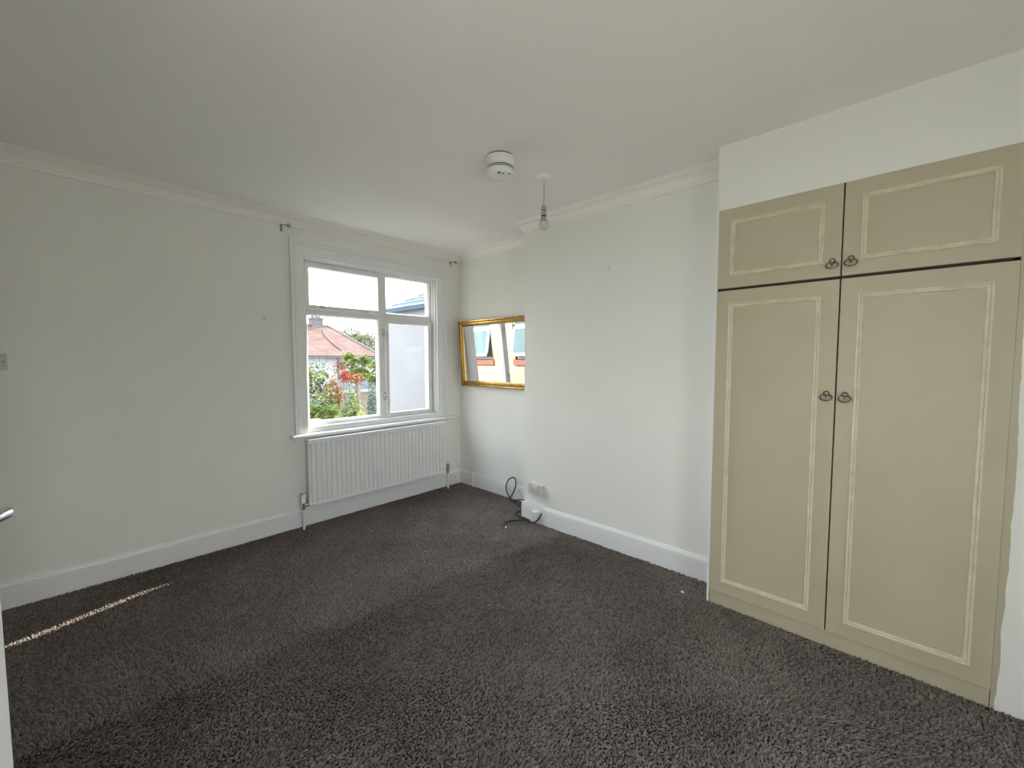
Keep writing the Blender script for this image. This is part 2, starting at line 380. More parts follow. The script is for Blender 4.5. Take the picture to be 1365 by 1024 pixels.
# ================================================================== CARPET PILE
def carpet_pile():
    rng = np.random.default_rng(3)
    sp = 0.0085
    xs = np.arange(-3.33, -0.01, sp); ys = np.arange(-4.2, -0.02, sp)
    X, Y = np.meshgrid(xs, ys); X = X.ravel(); Y = Y.ravel()
    X = X + rng.uniform(-.0035, .0035, X.size); Y = Y + rng.uniform(-.0035, .0035, Y.size)
    keep = ~((X > CH - 0.02) & (Y < CY + 0.02)) & ~((X > -0.502) & (Y < WY0 + 0.01))
    keep &= (X < -0.02) & (Y < -0.02)
    # skip what lies behind the camera
    d = (X - CAM.x) * F_.x + (Y - CAM.y) * F_.y
    keep &= d > 0.3
    X = X[keep]; Y = Y[keep]; n = X.size
    def lowf(x, y, s, ph):
        return (np.sin(x * 2.1 * s + ph) * np.cos(y * 1.7 * s - ph * 1.3) + 0.6 * np.sin((x * 1.1 - y * 2.3) * s * 1.9 + ph * 2.1) + 0.4 * np.sin((x * 3.7 + y * 2.9) * s * 1.6 - ph)) / 2
    lx = 0.0055 * lowf(X, Y, 1.8, 0.4) + rng.normal(0, 0.0022, n) + 0.003 * lowf(X, Y, 7.5, 1.1)
    ly = 0.0055 * lowf(X, Y, 1.5, 2.2) + rng.normal(0, 0.0022, n) + 0.003 * lowf(X, Y, 6.5, 3.1) - 0.001
    # tufts gather into clumps about 2 cm across
    cs = 0.018
    ci = np.floor(X / cs).astype(int); cj = np.floor(Y / cs).astype(int)
    tab = rng.uniform(0.1, 0.9, (512, 512, 2)); best = np.full(n, 9.0); bx = np.zeros(n); by = np.zeros(n)
    for a_ in (-1, 0, 1):
        for b_ in (-1, 0, 1):
            q = tab[(ci + a_) % 512, (cj + b_) % 512]; cx = (ci + a_ + q[:, 0]) * cs; cy = (cj + b_ + q[:, 1]) * cs
            dd = np.hypot(cx - X, cy - Y); m_ = dd < best; best[m_] = dd[m_]; bx[m_] = cx[m_]; by[m_] = cy[m_]
    lx += (bx - X) * 0.26; ly += (by - Y) * 0.26
    # a long vacuum stroke along the room: the pile leans the other way on either side of it
    sl_ = Y + 1.33 + 0.10 * (X + 2.93)
    band = np.tanh(sl_ / 0.03) * np.exp(-np.abs(sl_) / 0.9)
    ly += 0.009 * band; lx += -0.002 * band
    hh = rng.uniform(0.0065, 0.010, n) * (1.05 - 6 * np.minimum(best, 0.02)); r = rng.uniform(0.0042, 0.0062, n); a = rng.uniform(0, np.pi, n)
    V = np.zeros((n, 8, 3), np.float32)
    for k in range(4):
        V[:, k, 0] = X + r * np.cos(a + k * np.pi / 2); V[:, k, 1] = Y + r * np.sin(a + k * np.pi / 2); V[:, k, 2] = 0.0005
        q = rng.uniform(0.35, 0.75, n)
        V[:, 4 + k, 0] = X + lx + r * q * np.cos(a + k * np.pi / 2 + 0.5); V[:, 4 + k, 1] = Y + ly + r * q * np.sin(a + k * np.pi / 2 + 0.5)
        V[:, 4 + k, 2] = hh * rng.uniform(0.8, 1.1, n)
    base = (np.arange(n) * 8)[:, None]
    quads = np.array([[0, 1, 5, 4], [1, 2, 6, 5], [2, 3, 7, 6], [3, 0, 4, 7], [4, 5, 6, 7]])
    Fq = (base[:, :, None] + quads[None]).reshape(-1, 4)
    me = bpy.data.meshes.new('carpet_pile')
    me.vertices.add(n * 8); me.vertices.foreach_set('co', V.reshape(-1))
    me.loops.add(Fq.size); me.loops.foreach_set('vertex_index', Fq.reshape(-1).astype(np.int32))
    me.polygons.add(len(Fq)); me.polygons.foreach_set('loop_start', np.arange(0, Fq.size, 4, dtype=np.int32))
    me.update(); me.validate()
    me.materials.append(M['pile'])
    return me
def pile_mat():
    m = bpy.data.materials.new('brown_grey_carpet_pile'); m.use_nodes = True; t = m.node_tree; b = t.nodes['Principled BSDF']
    b.inputs['Roughness'].default_value = 0.9; b.inputs['Specular IOR Level'].default_value = 0.12
    b.inputs['Sheen Weight'].default_value = 0.15; b.inputs['Sheen Roughness'].default_value = 0.5
    tcn = t.nodes.new('ShaderNodeTexCoord'); n = t.nodes.new('ShaderNodeTexNoise'); n.inputs['Scale'].default_value = 2.2; n.inputs['Detail'].default_value = 5; n.inputs['Roughness'].default_value = 0.6
    t.links.new(tcn.outputs['Object'], n.inputs['Vector'])
    r = t.nodes.new('ShaderNodeValToRGB'); r.color_ramp.elements[0].position = 0.3; r.color_ramp.elements[1].position = 0.7
    r.color_ramp.elements[0].color = (0.150, 0.122, 0.109, 1); r.color_ramp.elements[1].color = (0.212, 0.176, 0.160, 1)
    t.links.new(n.outputs['Fac'], r.inputs[0])
    g = t.nodes.new('ShaderNodeNewGeometry'); mp = t.nodes.new('ShaderNodeMapRange'); mp.inputs['To Min'].default_value = 0.6; mp.inputs['To Max'].default_value = 1.4
    t.links.new(g.outputs['Random Per Island'], mp.inputs['Value'])
    v = t.nodes.new('ShaderNodeVectorMath'); v.operation = 'SCALE'
    t.links.new(r.outputs['Color'], v.inputs[0]); t.links.new(mp.outputs[0], v.inputs['Scale']); t.links.new(v.outputs[0], b.inputs['Base Color'])
    return m
M['pile'] = pile_mat()
pile = bpy.data.objects.new('carpet_pile', carpet_pile()); COL.objects.link(pile); pile['kind'] = 'stuff'; pile.parent = bpy.data.objects['floor']

# ================================================================== WARDROBE
wr = thing('built_in_wardrobe', 'tall beige built-in wardrobe with four panelled doors and ring handles, right of the chimney breast', 'wardrobe', (WX, -3.196, 0))
RW = (WX, -3.196, 0)
ca = MB(); ca.box(-0.486, -0.482, WY1, WY0, 0.0, 2.076); ca.box(-0.486, -0.31, WY0 + 0.0005, WY0 - 0.015, 0, 2.076); ca.box(-0.486, -0.02, WY1, WY1 + 0.015, 0, 2.076)
ca.box(-0.482, -0.31, WY1, WY0, 2.06, 2.076)
M['inside'] = mat('dark_wardrobe_inside', (0.05, 0.042, 0.032), 0.8)
obj('carcass', ca, M['inside'], wr, RW)
obj('end_panel', MB().box(-0.506, -0.296, WY0 + 0.0005, WY0 + 0.0105, 0.0, 2.079), M['gloss'], wr, RW, bevel=0.001)['label'] = 'white painted end panel'
obj('plinth', MB().box(-0.4985, -0.4865, WY1 + 0.001, WY0 - 0.003, 0.0, 0.0745), M['beige'], wr, RW, bevel=0.0015)
def ring_handle(parent, y, z):
    m = MB(); x = WX
    m.lathe([(0.0125, 0), (0.0125, -0.003), (0.009, -0.006), (0.0075, -0.012), (0.0105, -0.015), (0.009, -0.020), (0.004, -0.0225)], (x, y, z + 0.012), 'x', 16)
    m.tube([(x - 0.013, y, z + 0.004), (x - 0.014, y, z - 0.006), (x - 0.012, y, z - 0.011)], [0.004, 0.0035, 0.0008], 8)
    pts = []
    for i in range(28):
        a = 2 * math.pi * i / 28; pts.append((x - 0.011 + 0.004 * math.sin(a), y + 0.0215 * math.cos(a), z - 0.006 + 0.0145 * math.sin(a)))
    m.tube(pts, 0.0034, 8, closed=True)
    m.lathe([(0.001, -0.005), (0.004, -0.003), (0.0046, 0), (0.004, 0.003), (0.001, 0.005)], (x - 0.015, y, z - 0.0205), 'y', 10)
    return obj('ring_handle', m, M['bronze'], parent, RW, smooth=True)
def panel_door(y0, y1, z0, z1, my0, my1, mz0, mz1, hy, hz, lab):
    d = obj('door', MB().box(WX, -0.487, y0, y1, z0, z1), M['beige'], wr, RW, bevel=0.002)
    d['label'] = lab
    m = MB()
    ya, yb = max(my0, my1), min(my0, my1)
    def L(t, h): return [(WX - h, ya - t, mz0 + t), (WX - h, yb + t, mz0 + t), (WX - h, yb + t, mz1 - t), (WX - h, ya - t, mz1 - t)]
    m.nest([L(0, -0.001), L(0.0, 0.006), L(0.0035, 0.0085), L(0.007, 0.0072), L(0.009, 0.0035), L(0.0105, 0.0035), L(0.012, 0.0075), L(0.0155, 0.0085), L(0.0185, 0.005), L(0.020, -0.001)])
    obj('panel_moulding', m, M['cream'], d, RW)['label'] = 'cream panel moulding'
    ring_handle(d, hy, hz)
panel_door(WY0, -3.1935, 1.682, 2.078, -2.751, -3.131, 1.742, 2.014, -3.164, 1.738, 'upper door on the chimney side')
panel_door(-3.1985, WY1, 1.682, 2.078, -3.258, -3.640, 1.742, 2.014, -3.228, 1.740, 'upper door on the near side')
panel_door(WY0, -3.1935, 0.0765, 1.669, -2.751, -3.131, 0.142, 1.603, -3.163, 1.155, 'lower door on the chimney side')
panel_door(-3.1985, WY1, 0.0765, 1.669, -3.258, -3.640, 0.142, 1.600, -3.229, 1.153, 'lower door on the near side')
# filler strip with ragged painted edge against the white wall
fl = MB(); n = 90; vs = []
rr = random.Random(4)
w = 0.010
for i in range(n + 1):
    z = 0.0 + 2.077 * i / n; w = min(0.0175, max(0.0085, w + rr.uniform(-0.0022, 0.0022)))
    e = w * (0.55 if z < 0.05 else 1)
    vs += [(-0.5035, WY1 - 0.0012, z), (-0.5035, WY1 - 0.0065 - e, z), (-0.4995, WY1 - 0.0065 - e, z)]
fs = []
for i in range(n):
    a = i * 3; fs += [(a, a + 1, a + 4, a + 3), (a + 1, a + 2, a + 5, a + 4)]
fl.add(vs, fs); obj('paint_edge', fl, M['beige'], bpy.data.objects['wall_right_near'])['label'] = 'ragged beige paint edge'

# ================================================================== RADIATOR
rd = thing('radiator', 'long white ribbed panel radiator under the window', 'radiator', (-0.93, -0.08, 0.176)); RR = (-0.93, -0.08, 0.176)
rx0, rx1, rz0, rz1 = -1.592, -0.266, 0.176, 0.700
pts = []
nr_ = 33; pit = (rx1 - rx0 - 0.02) / nr_
for i in range(nr_):
    x = rx0 + 0.01 + i * pit
    pts += [(x + 0.0, -0.094), (x + 0.07 * pit, -0.0885), (x + 0.15 * pit, -0.0885), (x + 0.30 * pit, -0.1005), (x + 0.88 * pit, -0.1005)]
pts.append((rx1 - 0.01, -0.094))
outl = [(rx0, -0.094)] + pts + [(rx1, -0.094)]
k = len(outl); za, zb = rz0 + 0.022, rz1 - 0.03
vs = [(x, y, za) for x, y in outl] + [(x, y, zb) for x, y in outl] + [(rx0, -0.072, za), (rx1, -0.072, za), (rx0, -0.072, zb), (rx1, -0.072, zb)]
fs = [(j, j + 1, k + j + 1, k + j) for j in range(k - 1)] + [(k - 1, 2 * k + 1, 2 * k + 3, 2 * k - 1), (2 * k, 0, k, 2 * k + 2), (2 * k + 1, 2 * k, 2 * k + 2, 2 * k + 3)]
obj('ribbed_panel', MB().add(vs, fs), M['radi'], rd, RR)
def rail(nm, z0, z1, y0):
    obj(nm, MB().box(rx0 - 0.001, rx1 + 0.001, y0, -0.070, z0, z1), M['radi'], rd, RR, bevel=0.005)
rail('top_rail', rz1 - 0.034, rz1, -0.104); rail('bottom_rail', rz0, rz0 + 0.026, -0.104)
obj('bracket', MB().box(-1.40, -1.36, -0.072, -0.0005, 0.30, 0.62), M['radi'], rd, RR); obj('bracket', MB().box(-0.50, -0.46, -0.072, -0.0005, 0.30, 0.62), M['radi'], rd, RR)
def valve(x, sx, cap, col, capc):
    v = MB(); v.lathe([(0.011, 0), (0.011, 0.016), (0.014, 0.018), (0.014, 0.03), (0.011, 0.032), (0.011, 0.052)], (x, -0.088, 0.165), 'z', 14)
    v.tube([(x, -0.088, 0.194), (x + sx * 0.022, -0.088, 0.194), (x + sx * 0.045, -0.088, 0.194)], [0.011, 0.013, 0.010], 12)
    vo = obj('valve', v, M[col], rd, RR, smooth=True)
    c = MB(); c.lathe([(0.013, 0), (0.0165, 0.004), (0.0165, cap - 0.006), (0.014, cap)], (x, -0.088, 0.214), 'z', 16)
    obj('valve_cap', c, M[capc], vo, RR, smooth=True)
    p = MB(); p.tube([(x, -0.088, 0.003), (x, -0.088, 0.166)], 0.0095, 12); obj('pipe', p, M['gloss'], rd, RR, smooth=True)
valve(-1.636, 1, 0.062, 'chrome', 'plastic'); valve(-0.236, -1, 0.045, 'brass', 'brass')

# ================================================================== MIRROR
mr = thing('gilt_mirror', 'wide wall mirror in a moulded gold frame in the alcove by the window', 'mirror', (-0.02, -0.6, 1.047)); RM = (-0.02, -0.6, 1.047)
def mframe(y0, y1, h, lip):
    # local: u along -y, v up, w out (-x)
    m = MB()
    def L(t, d): return [(-d, y1 + t, t), (-d, y0 - t, t), (-d, y0 - t, h - t), (-d, y1 + t, h - t)]
    m.nest([L(0, 0.0), L(0, 0.014), L(0.005, 0.024), L(0.011, 0.026), L(0.016, 0.022), L(0.019, 0.013), L(0.023, 0.013), L(0.027, 0.021), L(0.033, 0.023), L(0.039, 0.017), L(0.041, 0.010), L(0.045, 0.010), L(0.048, 0.014), L(0.052, 0.012), L(0.057, 0.004), L(0.058, 0.0)])
    return m
T = Matrix.Rotation(-0.07, 4, 'Y')
MY0, MY1, MHT = -0.082, -1.135, 0.662
def tilt(mb):
    vs = []
    for v in mb.v:
        q = T @ Vector((v[0], 0, v[2])); vs.append((-0.020 + q.x, v[1], 1.047 + q.z))
    mb.v = vs; return mb
obj('mirror_frame', tilt(mframe(MY0, MY1, MHT, 0)), M['gold'], mr, RM)
obj('mirror_glass', tilt(MB().box(-0.0045, -0.0025, MY1 + 0.056, MY0 - 0.056, 0.056, MHT - 0.056)), M['mirror'], mr, RM)
obj('backing_board', tilt(MB().box(-0.0020, 0.006, MY1 + 0.004, MY0 - 0.004, 0.004, MHT - 0.004)), M['tan'], mr, RM)
wi = MB(); wi.tube([(-0.052, MY0 - 0.25, 1.50), (-0.004, -0.6, 1.73)], 0.0012, 6); wi.tube([(-0.052, MY1 + 0.25, 1.50), (-0.004, -0.6, 1.73)], 0.0012, 6)
obj('hanging_wire', wi, M['brass'], mr, RM)

# ================================================================== CEILING FITTINGS
sm = thing('smoke_alarm', 'round white smoke alarm on the ceiling', 'smoke alarm', (-1.195, -1.79, H)); RS = (-1.195, -1.79, H)
C0 = (-1.195, -1.79, H)
obj('ceiling_gap_shade', MB().lathe([(0.0545, 0), (0.0545, -0.005)], C0, 'z', 40), M['dark'], sm, RS, smooth=True)  # dark disc painted in as the shade between alarm and ceiling
obj('mounting_plate', MB().lathe([(0.0560, -0.004), (0.0575, -0.005), (0.0575, -0.014), (0.055, -0.016)], C0, 'z', 40), M['plastic'], sm, RS, smooth=True)
obj('shadow_gap', MB().lathe([(0.052, -0.013), (0.052, -0.019)], C0, 'z', 40), M['dark'], sm, RS, smooth=True)  # dark colour stands for the shade between plate and body
obj('body', MB().lathe([(0.056, -0.016), (0.058, -0.018), (0.058, -0.040), (0.055, -0.043), (0.048, -0.043)], C0, 'z', 40), M['plastic'], sm, RS, smooth=True)
obj('vent_ring', MB().lathe([(0.0535, -0.0425), (0.0535, -0.0475), (0.050, -0.048), (0.050, -0.050), (0.0535, -0.0505), (0.0535, -0.0545)], C0, 'z', 40), M['dark'], sm, RS, smooth=True)
obj('vent_band', MB().lathe([(0.0550, -0.0475), (0.0555, -0.0485), (0.0555, -0.0495), (0.0550, -0.0505)], C0, 'z', 40), M['plastic'], sm, RS, smooth=True)
cv = obj('cover', MB().lathe([(0.050, -0.0535), (0.056, -0.054), (0.0565, -0.058), (0.051, -0.070), (0.042, -0.076), (0.02, -0.079), (0.004, -0.0795)], C0, 'z', 40), M['plastic'], sm, RS, smooth=True)
obj('indicator_hole', MB().lathe([(0.004, 0), (0.004, -0.004)], (C0[0] - 0.033, C0[1] - 0.026, H - 0.0755), 'z', 10), M['dark'], cv, RS)
obj('indicator_hole', MB().lathe([(0.0022, 0), (0.0022, -0.004)], (C0[0] - 0.018, C0[1] - 0.034, H - 0.0755), 'z', 10), M['dark'], cv, RS)
obj('label_dots', MB().box(C0[0] + 0.002, C0[0] + 0.012, C0[1] - 0.046, C0[1] - 0.043, H - 0.075, H - 0.070), M['dark'], cv, RS)

for o in [sm]: o.scale = (1.34, 1.34, 1.34)

pd = thing('pendant_light', 'unlit bare bulb hanging on a white flex from the ceiling rose', 'light', (-0.857, -1.82, H)); RP = (-0.857, -1.82, H)
px, py = -0.857, -1.82
obj('ceiling_rose', MB().lathe([(0.045, 0), (0.046, -0.004), (0.044, -0.018), (0.036, -0.024), (0.012, -0.026), (0.009, -0.034), (0.005, -0.036)], (px, py, H), 'z', 32), M['plastic'], pd, RP, smooth=True)
obj('flex', MB().tube([(px, py, H - 0.03), (px + 0.002, py, H - 0.09), (px - 0.001, py, H - 0.172)], 0.0020, 8), M['flexgrey'], pd, RP, smooth=True)
lh = obj('lamp_holder', MB().lathe([(0.006, 0.0), (0.0135, -0.006), (0.0145, -0.012), (0.0145, -0.028), (0.0135, -0.031), (0.0155, -0.032), (0.0155, -0.062), (0.0135, -0.064)], (px, py, H - 0.168), 'z', 24), M['holder'], pd, RP, smooth=True)
obj('collar_groove', MB().lathe([(0.0152, 0), (0.0152, -0.006)], (px, py, H - 0.1965), 'z', 24), M['dark'], lh, RP)
obj('collar_groove', MB().lathe([(0.0159, 0), (0.0159, -0.007)], (px, py, H - 0.228), 'z', 24), M['dark'], lh, RP)
M['bulb'] = mat('frosted_bulb_plastic', (0.58, 0.58, 0.54), 0.3)
M['bulbneck'] = mat('grey_bulb_neck', (0.38, 0.39, 0.38), 0.4)
bo = obj('bulb', MB().lathe([(0.0275, -0.048), (0.0285, -0.054), (0.0275, -0.066), (0.024, -0.078), (0.017, -0.087), (0.008, -0.092), (0.001, -0.0935)], (px, py, H - 0.220), 'z', 28), M['bulb'], pd, RP, smooth=True)
obj('bulb_neck', MB().lathe([(0.0135, -0.010), (0.0145, -0.022), (0.019, -0.034), (0.025, -0.044), (0.0275, -0.0485)], (px, py, H - 0.220), 'z', 28), M['bulbneck'], bo, RP, smooth=True)

# ================================================================== WALL FITTINGS
def curtain_bracket(x, z, s, lab):
    t = thing('curtain_bracket', lab, 'curtain bracket', (x, 0, z), 'curtain wire brackets above the window'); r = (x, 0, z)
    m = MB(); m.box(x - 0.005, x + 0.005, -0.016, -0.0135, z - 0.048, z + 0.006); m.box(x - 0.004, x + 0.004, -0.0135, 0, z - 0.010, z + 0.0)
    obj('back_plate', m, M['bronze'], t, r)
    m = MB(); m.tube([(x, -0.012, z - 0.002), (x + s * 0.012, -0.032, z), (x + s * 0.036, -0.040, z)], 0.0035, 8)
    obj('arm', m, M['steel'], t, r, smooth=True)
    m = MB(); m.lathe([(0.004, -0.018), (0.013, -0.012), (0.015, 0.0), (0.013, 0.010), (0.006, 0.014)], (x + s * 0.045, -0.040, z), 'x', 14)
    obj('cup', m, M['steel'], t, r, smooth=True)
curtain_bracket(-1.705, 2.316, 1, 'small metal curtain bracket on the wall left of the window top')
curtain_bracket(-0.118, 2.312, 1, 'small metal curtain bracket between the window top and the alcove corner')
# plug on the left wall part and hook on the chimney breast
m = MB(); m.lathe([(0.012, 0), (0.011, -0.004), (0.006, -0.010), (0.002, -0.018)], (-1.831, 0, 1.623), 'y', 12); m.tube([(-1.831, -0.008, 1.623), (-1.85, -0.022, 1.634)], [0.004, 0.002], 8)
tag(obj('wall_plug', m, M['plastic'], smooth=True, loc=(-1.831, 0, 1.623)), 'little white plug stub in the wall left of the window', 'wall plug')
t = thing('picture_hook', 'small white picture hook on the chimney breast', 'hook', (CH, -1.941, 1.939)); r = (CH, -1.941, 1.939)
m = MB(); m.box(CH - 0.004, CH, -1.948, -1.934, 1.925, 1.955); obj('plate', m, M['plastic'], t, r, bevel=0.001)
m = MB(); m.tube([(CH - 0.004, -1.941, 1.945), (CH - 0.012, -1.941, 1.938), (CH - 0.014, -1.941, 1.926), (CH - 0.008, -1.941, 1.918)], 0.0025, 8); m.lathe([(0.003, 0), (0.003, -0.008)], (CH - 0.004, -1.941, 1.950), 'x', 8); obj('prong', m, M['chrome'], t, r, smooth=True)
# light switch at the far left
t = thing('light_switch', 'white light switch plate on the wall at the far left', 'switch', (-3.083, 0, 1.309)); r = (-3.083, 0, 1.309)
obj('plate', MB().box(-3.126, -3.040, -0.010, -0.0002, 1.266, 1.352), M['plastic_old'], t, r, bevel=0.004)
obj('rocker', MB().box(-3.092, -3.074, -0.014, -0.009, 1.293, 1.325), M['plastic_old'], t, r, bevel=0.002)
obj('screw', MB().lathe([(0.003, 0), (0.003, -0.0015)], (-3.053, -0.0100, 1.309), 'y', 8), M['dark'], t, r)

# double socket on the chimney breast
t = thing('double_socket', 'white double power socket on the chimney breast above the baseboard', 'socket', (CH, -1.312, 0.276)); r = (CH, -1.312, 0.276)
y0, y1, z0, z1 = -1.240, -1.384, 0.236, 0.320
obj('back_box', MB().box(CH - 0.022, CH - 0.0002, y1 + 0.003, y0 - 0.003, z0 + 0.003, z1 - 0.003), M['plastic_old'], t, r, bevel=0.002)
fp = obj('faceplate', MB().box(CH - 0.030, CH - 0.0225, y1, y0, z0, z1), M['plastic_old'], t, r, bevel=0.003)
for yc in (-1.280, -1.344):
    m = MB(); X = CH - 0.0305
    m.box(X - 0.0006, X + 0.001, yc - 0.002, yc + 0.002, 0.283, 0.291); m.box(X - 0.0006, X + 0.001, yc - 0.014, yc - 0.008, 0.2655, 0.2695); m.box(X - 0.0006, X + 0.001, yc + 0.008, yc + 0.014, 0.2655, 0.2695)
    obj('pin_holes', m, M['dark'], fp, r)
for yc in (-1.300, -1.324):
    obj('rocker', MB().box(CH - 0.0345, CH - 0.0300, yc - 0.006, yc + 0.006, 0.292, 0.311), M['plastic'], t, r, bevel=0.0015)

# small box on the baseboard of the chimney breast, with its white and black leads
t = thing('junction_box', 'small white cable outlet box on the chimney breast baseboard', 'outlet', (CH - 0.018, -1.313, 0.072)); r = (CH - 0.018, -1.313, 0.072)
obj('box', MB().box(CH - 0.048, CH - 0.0185, -1.340, -1.286, 0.040, 0.102), M['plastic'], t, r, bevel=0.003)
m = MB(); m.box(CH - 0.0495, CH - 0.0478, -1.304, -1.297, 0.066, 0.080); m.box(CH - 0.0495, CH - 0.0478, -1.328, -1.321, 0.058, 0.072); m.box(CH - 0.0495, CH - 0.0478, -1.314, -1.309, 0.056, 0.062)
obj('outlet_holes', m, M['plastic_old'], t, r)
def smoothpath(P, n=6):
    P = [Vector(p) for p in P]; outp = []
    for i in range(len(P) - 1):
        p0 = P[max(i - 1, 0)]; p1 = P[i]; p2 = P[i + 1]; p3 = P[min(i + 2, len(P) - 1)]
        for k in range(n):
            s = k / n
            outp.append(0.5 * ((2 * p1) + (p2 - p0) * s + (2 * p0 - 5 * p1 + 4 * p2 - p3) * s * s + (3 * p1 - p0 - 3 * p2 + p3) * s ** 3))
    outp.append(P[-1]); return outp
ZC = 0.016
t = thing('aerial_cable', 'black aerial cable lying on the carpet with a bright metal plug end', 'cable', (-0.45, -1.19, 0.0)); r = (-0.45, -1.19, 0.0)
m = MB()
m.tube(smoothpath([(-0.549, -1.200, ZC), (-0.532, -1.168, ZC), (-0.492, -1.148, ZC), (-0.43, -1.162, ZC), (-0.36, -1.222, ZC), (-0.352, -1.275, ZC + 0.002), (-0.348, -1.325, 0.022), (-0.330, -1.358, 0.055), (-0.317, -1.374, 0.098)]), 0.0058, 8)
obj('cable', m, M['black'], t, r, smooth=True)
obj('plug', MB().tube([(-0.549, -1.200, ZC), (-0.553, -1.208, ZC), (-0.562, -1.222, ZC - 0.001), (-0.566, -1.229, ZC - 0.001)], [0.005, 0.0062, 0.0062, 0.004], 10), M['chrome'], t, r, smooth=True)['label'] = 'silver plug'
t = thing('power_cable', 'black cable looped up against the alcove baseboard and round the chimney corner', 'cable', (-0.15, -0.95, 0.0)); r = (-0.15, -0.95, 0.0)
m = MB()
m.tube(smoothpath([(-0.330, -1.262, ZC), (-0.318, -1.200, ZC), (-0.326, -1.130, ZC), (-0.300, -1.075, ZC), (-0.240, -1.060, ZC), (-0.22, -1.085, ZC + 0.006), (-0.262, -1.11, ZC), (-0.29, -1.14, ZC), (-0.23, -1.12, ZC + 0.004), (-0.17, -1.02, ZC), (-0.13, -0.95, ZC), (-0.09, -0.87, ZC),
    (-0.062, -0.78, 0.03), (-0.046, -0.728, 0.085), (-0.036, -0.722, 0.135), (-0.036, -0.752, 0.186), (-0.040, -0.806, 0.218), (-0.042, -0.842, 0.208), (-0.046, -0.850, 0.150), (-0.060, -0.822, 0.068), (-0.075, -0.800, 0.024), (-0.09, -0.84, 0.022), (-0.085, -0.90, 0.038), (-0.075, -0.96, 0.05), (-0.06, -1.05, 0.04), (-0.04, -1.12, 0.03)]), 0.0056, 8)
obj('cable', m, M['black'], t, r, smooth=True)
m = MB(); m.tube(smoothpath([(-0.024, -0.845, 0.185), (-0.030, -0.870, 0.11), (-0.032, -0.92, 0.05), (-0.04, -0.96, 0.02)]), 0.0022, 6); obj('thin_lead', m, M['plastic_old'], t, r, smooth=True)
# white lead along the top of the baseboards
m = MB()
m.tube(smoothpath([(-0.055, -0.010, 0.215), (-0.042, -0.018, 0.186), (-0.026, -0.026, 0.162), (-0.019, -0.06, 0.152), (-0.017, -0.24, 0.153), (-0.017, -0.6, 0.154), (-0.018, -0.9, 0.153), (-0.02, -1.12, 0.153)]), 0.0042, 8)
tag(obj('phone_wire', m, M['plastic'], smooth=True, loc=(-0.02, -0.6, 0.15)), 'thin white wire running along the alcove baseboard from the window corner', 'wire')
m = MB()
m.tube(smoothpath([(CH - 0.020, CY + 0.012, 0.150), (CH - 0.024, -1.20, 0.148), (CH - 0.020, -1.26, 0.154), (CH - 0.020, -1.33, 0.154), (CH - 0.021, -1.362, 0.152), (CH - 0.024, -1.378, 0.142), (CH - 0.024, -1.376, 0.112)]), 0.0048, 8)
tag(obj('white_lead', m, M['plastic'], smooth=True, loc=(CH, -1.25, 0.15)), 'short white lead along the chimney breast baseboard above the outlet box', 'wire')
# boxed pipe in the alcove and small socket in the corner
t = thing('pipe_stub', 'short white upright pipe in front of the alcove baseboard', 'pipe', (-0.032, -0.236, 0)); r = (-0.032, -0.236, 0)
obj('tube', MB().tube([(-0.032, -0.236, 0.002), (-0.032, -0.236, 0.148)], 0.0085, 12), M['gloss'], t, r, smooth=True)
obj('collar', MB().lathe([(0.0115, 0), (0.0115, 0.014)], (-0.032, -0.236, 0.052), 'z', 12), M['gloss'], t, r, smooth=True)
obj('elbow', MB().tube([(-0.032, -0.236, 0.140), (-0.030, -0.236, 0.156), (-0.012, -0.236, 0.160)], 0.0100, 12), M['gloss'], t, r, smooth=True)
t = thing('telephone_socket', 'small square white socket on the baseboard beside the brass radiator valve', 'socket', (-0.116, -0.018, 0.088)); r = (-0.116, -0.018, 0.088)
obj('box', MB().box(-0.150, -0.082, -0.042, -0.0185, 0.050, 0.124), M['plastic'], t, r, bevel=0.003)
obj('port', MB().box(-0.124, -0.110, -0.0428, -0.0415, 0.084, 0.094), M['dark'], t, r)
# scrap on the carpet
m = MB(); m.add([(-0.535, -2.560, 0.012), (-0.520, -2.548, 0.014), (-0.508, -2.556, 0.013), (-0.514, -2.568, 0.012), (-0.527, -2.571, 0.013), (-0.522, -2.560, 0.021)], [(0, 5, 1), (1, 5, 2), (2, 5, 3), (3, 5, 4), (4, 5, 0), (0, 1, 2, 3, 4)])
tag(obj('paper_scrap', m, M['plastic'], loc=(-0.522, -2.56, 0.012)), 'tiny white scrap lying on the carpet near the wardrobe', 'scrap')

# ================================================================== OPEN DOOR AT THE LEFT EDGE
HG = Vector((XL + 0.005, -2.785, 0)); ED = Vector((-2.938, -2.03, 0))
dv = (ED - HG).normalized(); nv = Vector((dv.y, -dv.x, 0))   # nv: room-side face normal
LEN = (ED - HG).length
def dl(a, b, z): return HG + dv * a + nv * b + Vector((0, 0, z))
def dbox(mb, a0, a1, b0, b1, z0, z1):
    vs = [dl(a, b, z) for z in (z0, z1) for a, b in ((a0, b0), (a1, b0), (a1, b1), (a0, b1))]
    return mb.add(vs, [(0, 3, 2, 1), (4, 5, 6, 7), (0, 1, 5, 4), (1, 2, 6, 5), (2, 3, 7, 6), (3, 0, 4, 7)])
dm = dbox(MB(), 0, LEN, -0.036, 0, 0.012, 1.99)
dr = struct('door_1', dm, M['gloss'], bevel=0.002)
ha = MB(); a0 = LEN - 0.055
dbox(ha, a0 - 0.02, a0 + 0.02, 0.0, 0.006, 0.94, 1.09)
lv = [dl(a0, 0.005, 1.018), dl(a0, 0.035, 1.018), dl(a0 - 0.002, 0.058, 1.018), dl(a0 - 0.02, 0.066, 1.018), dl(a0 - 0.10, 0.064, 1.014)]
ha.tube(lv, [0.009, 0.008, 0.009, 0.010, 0.008], 12)
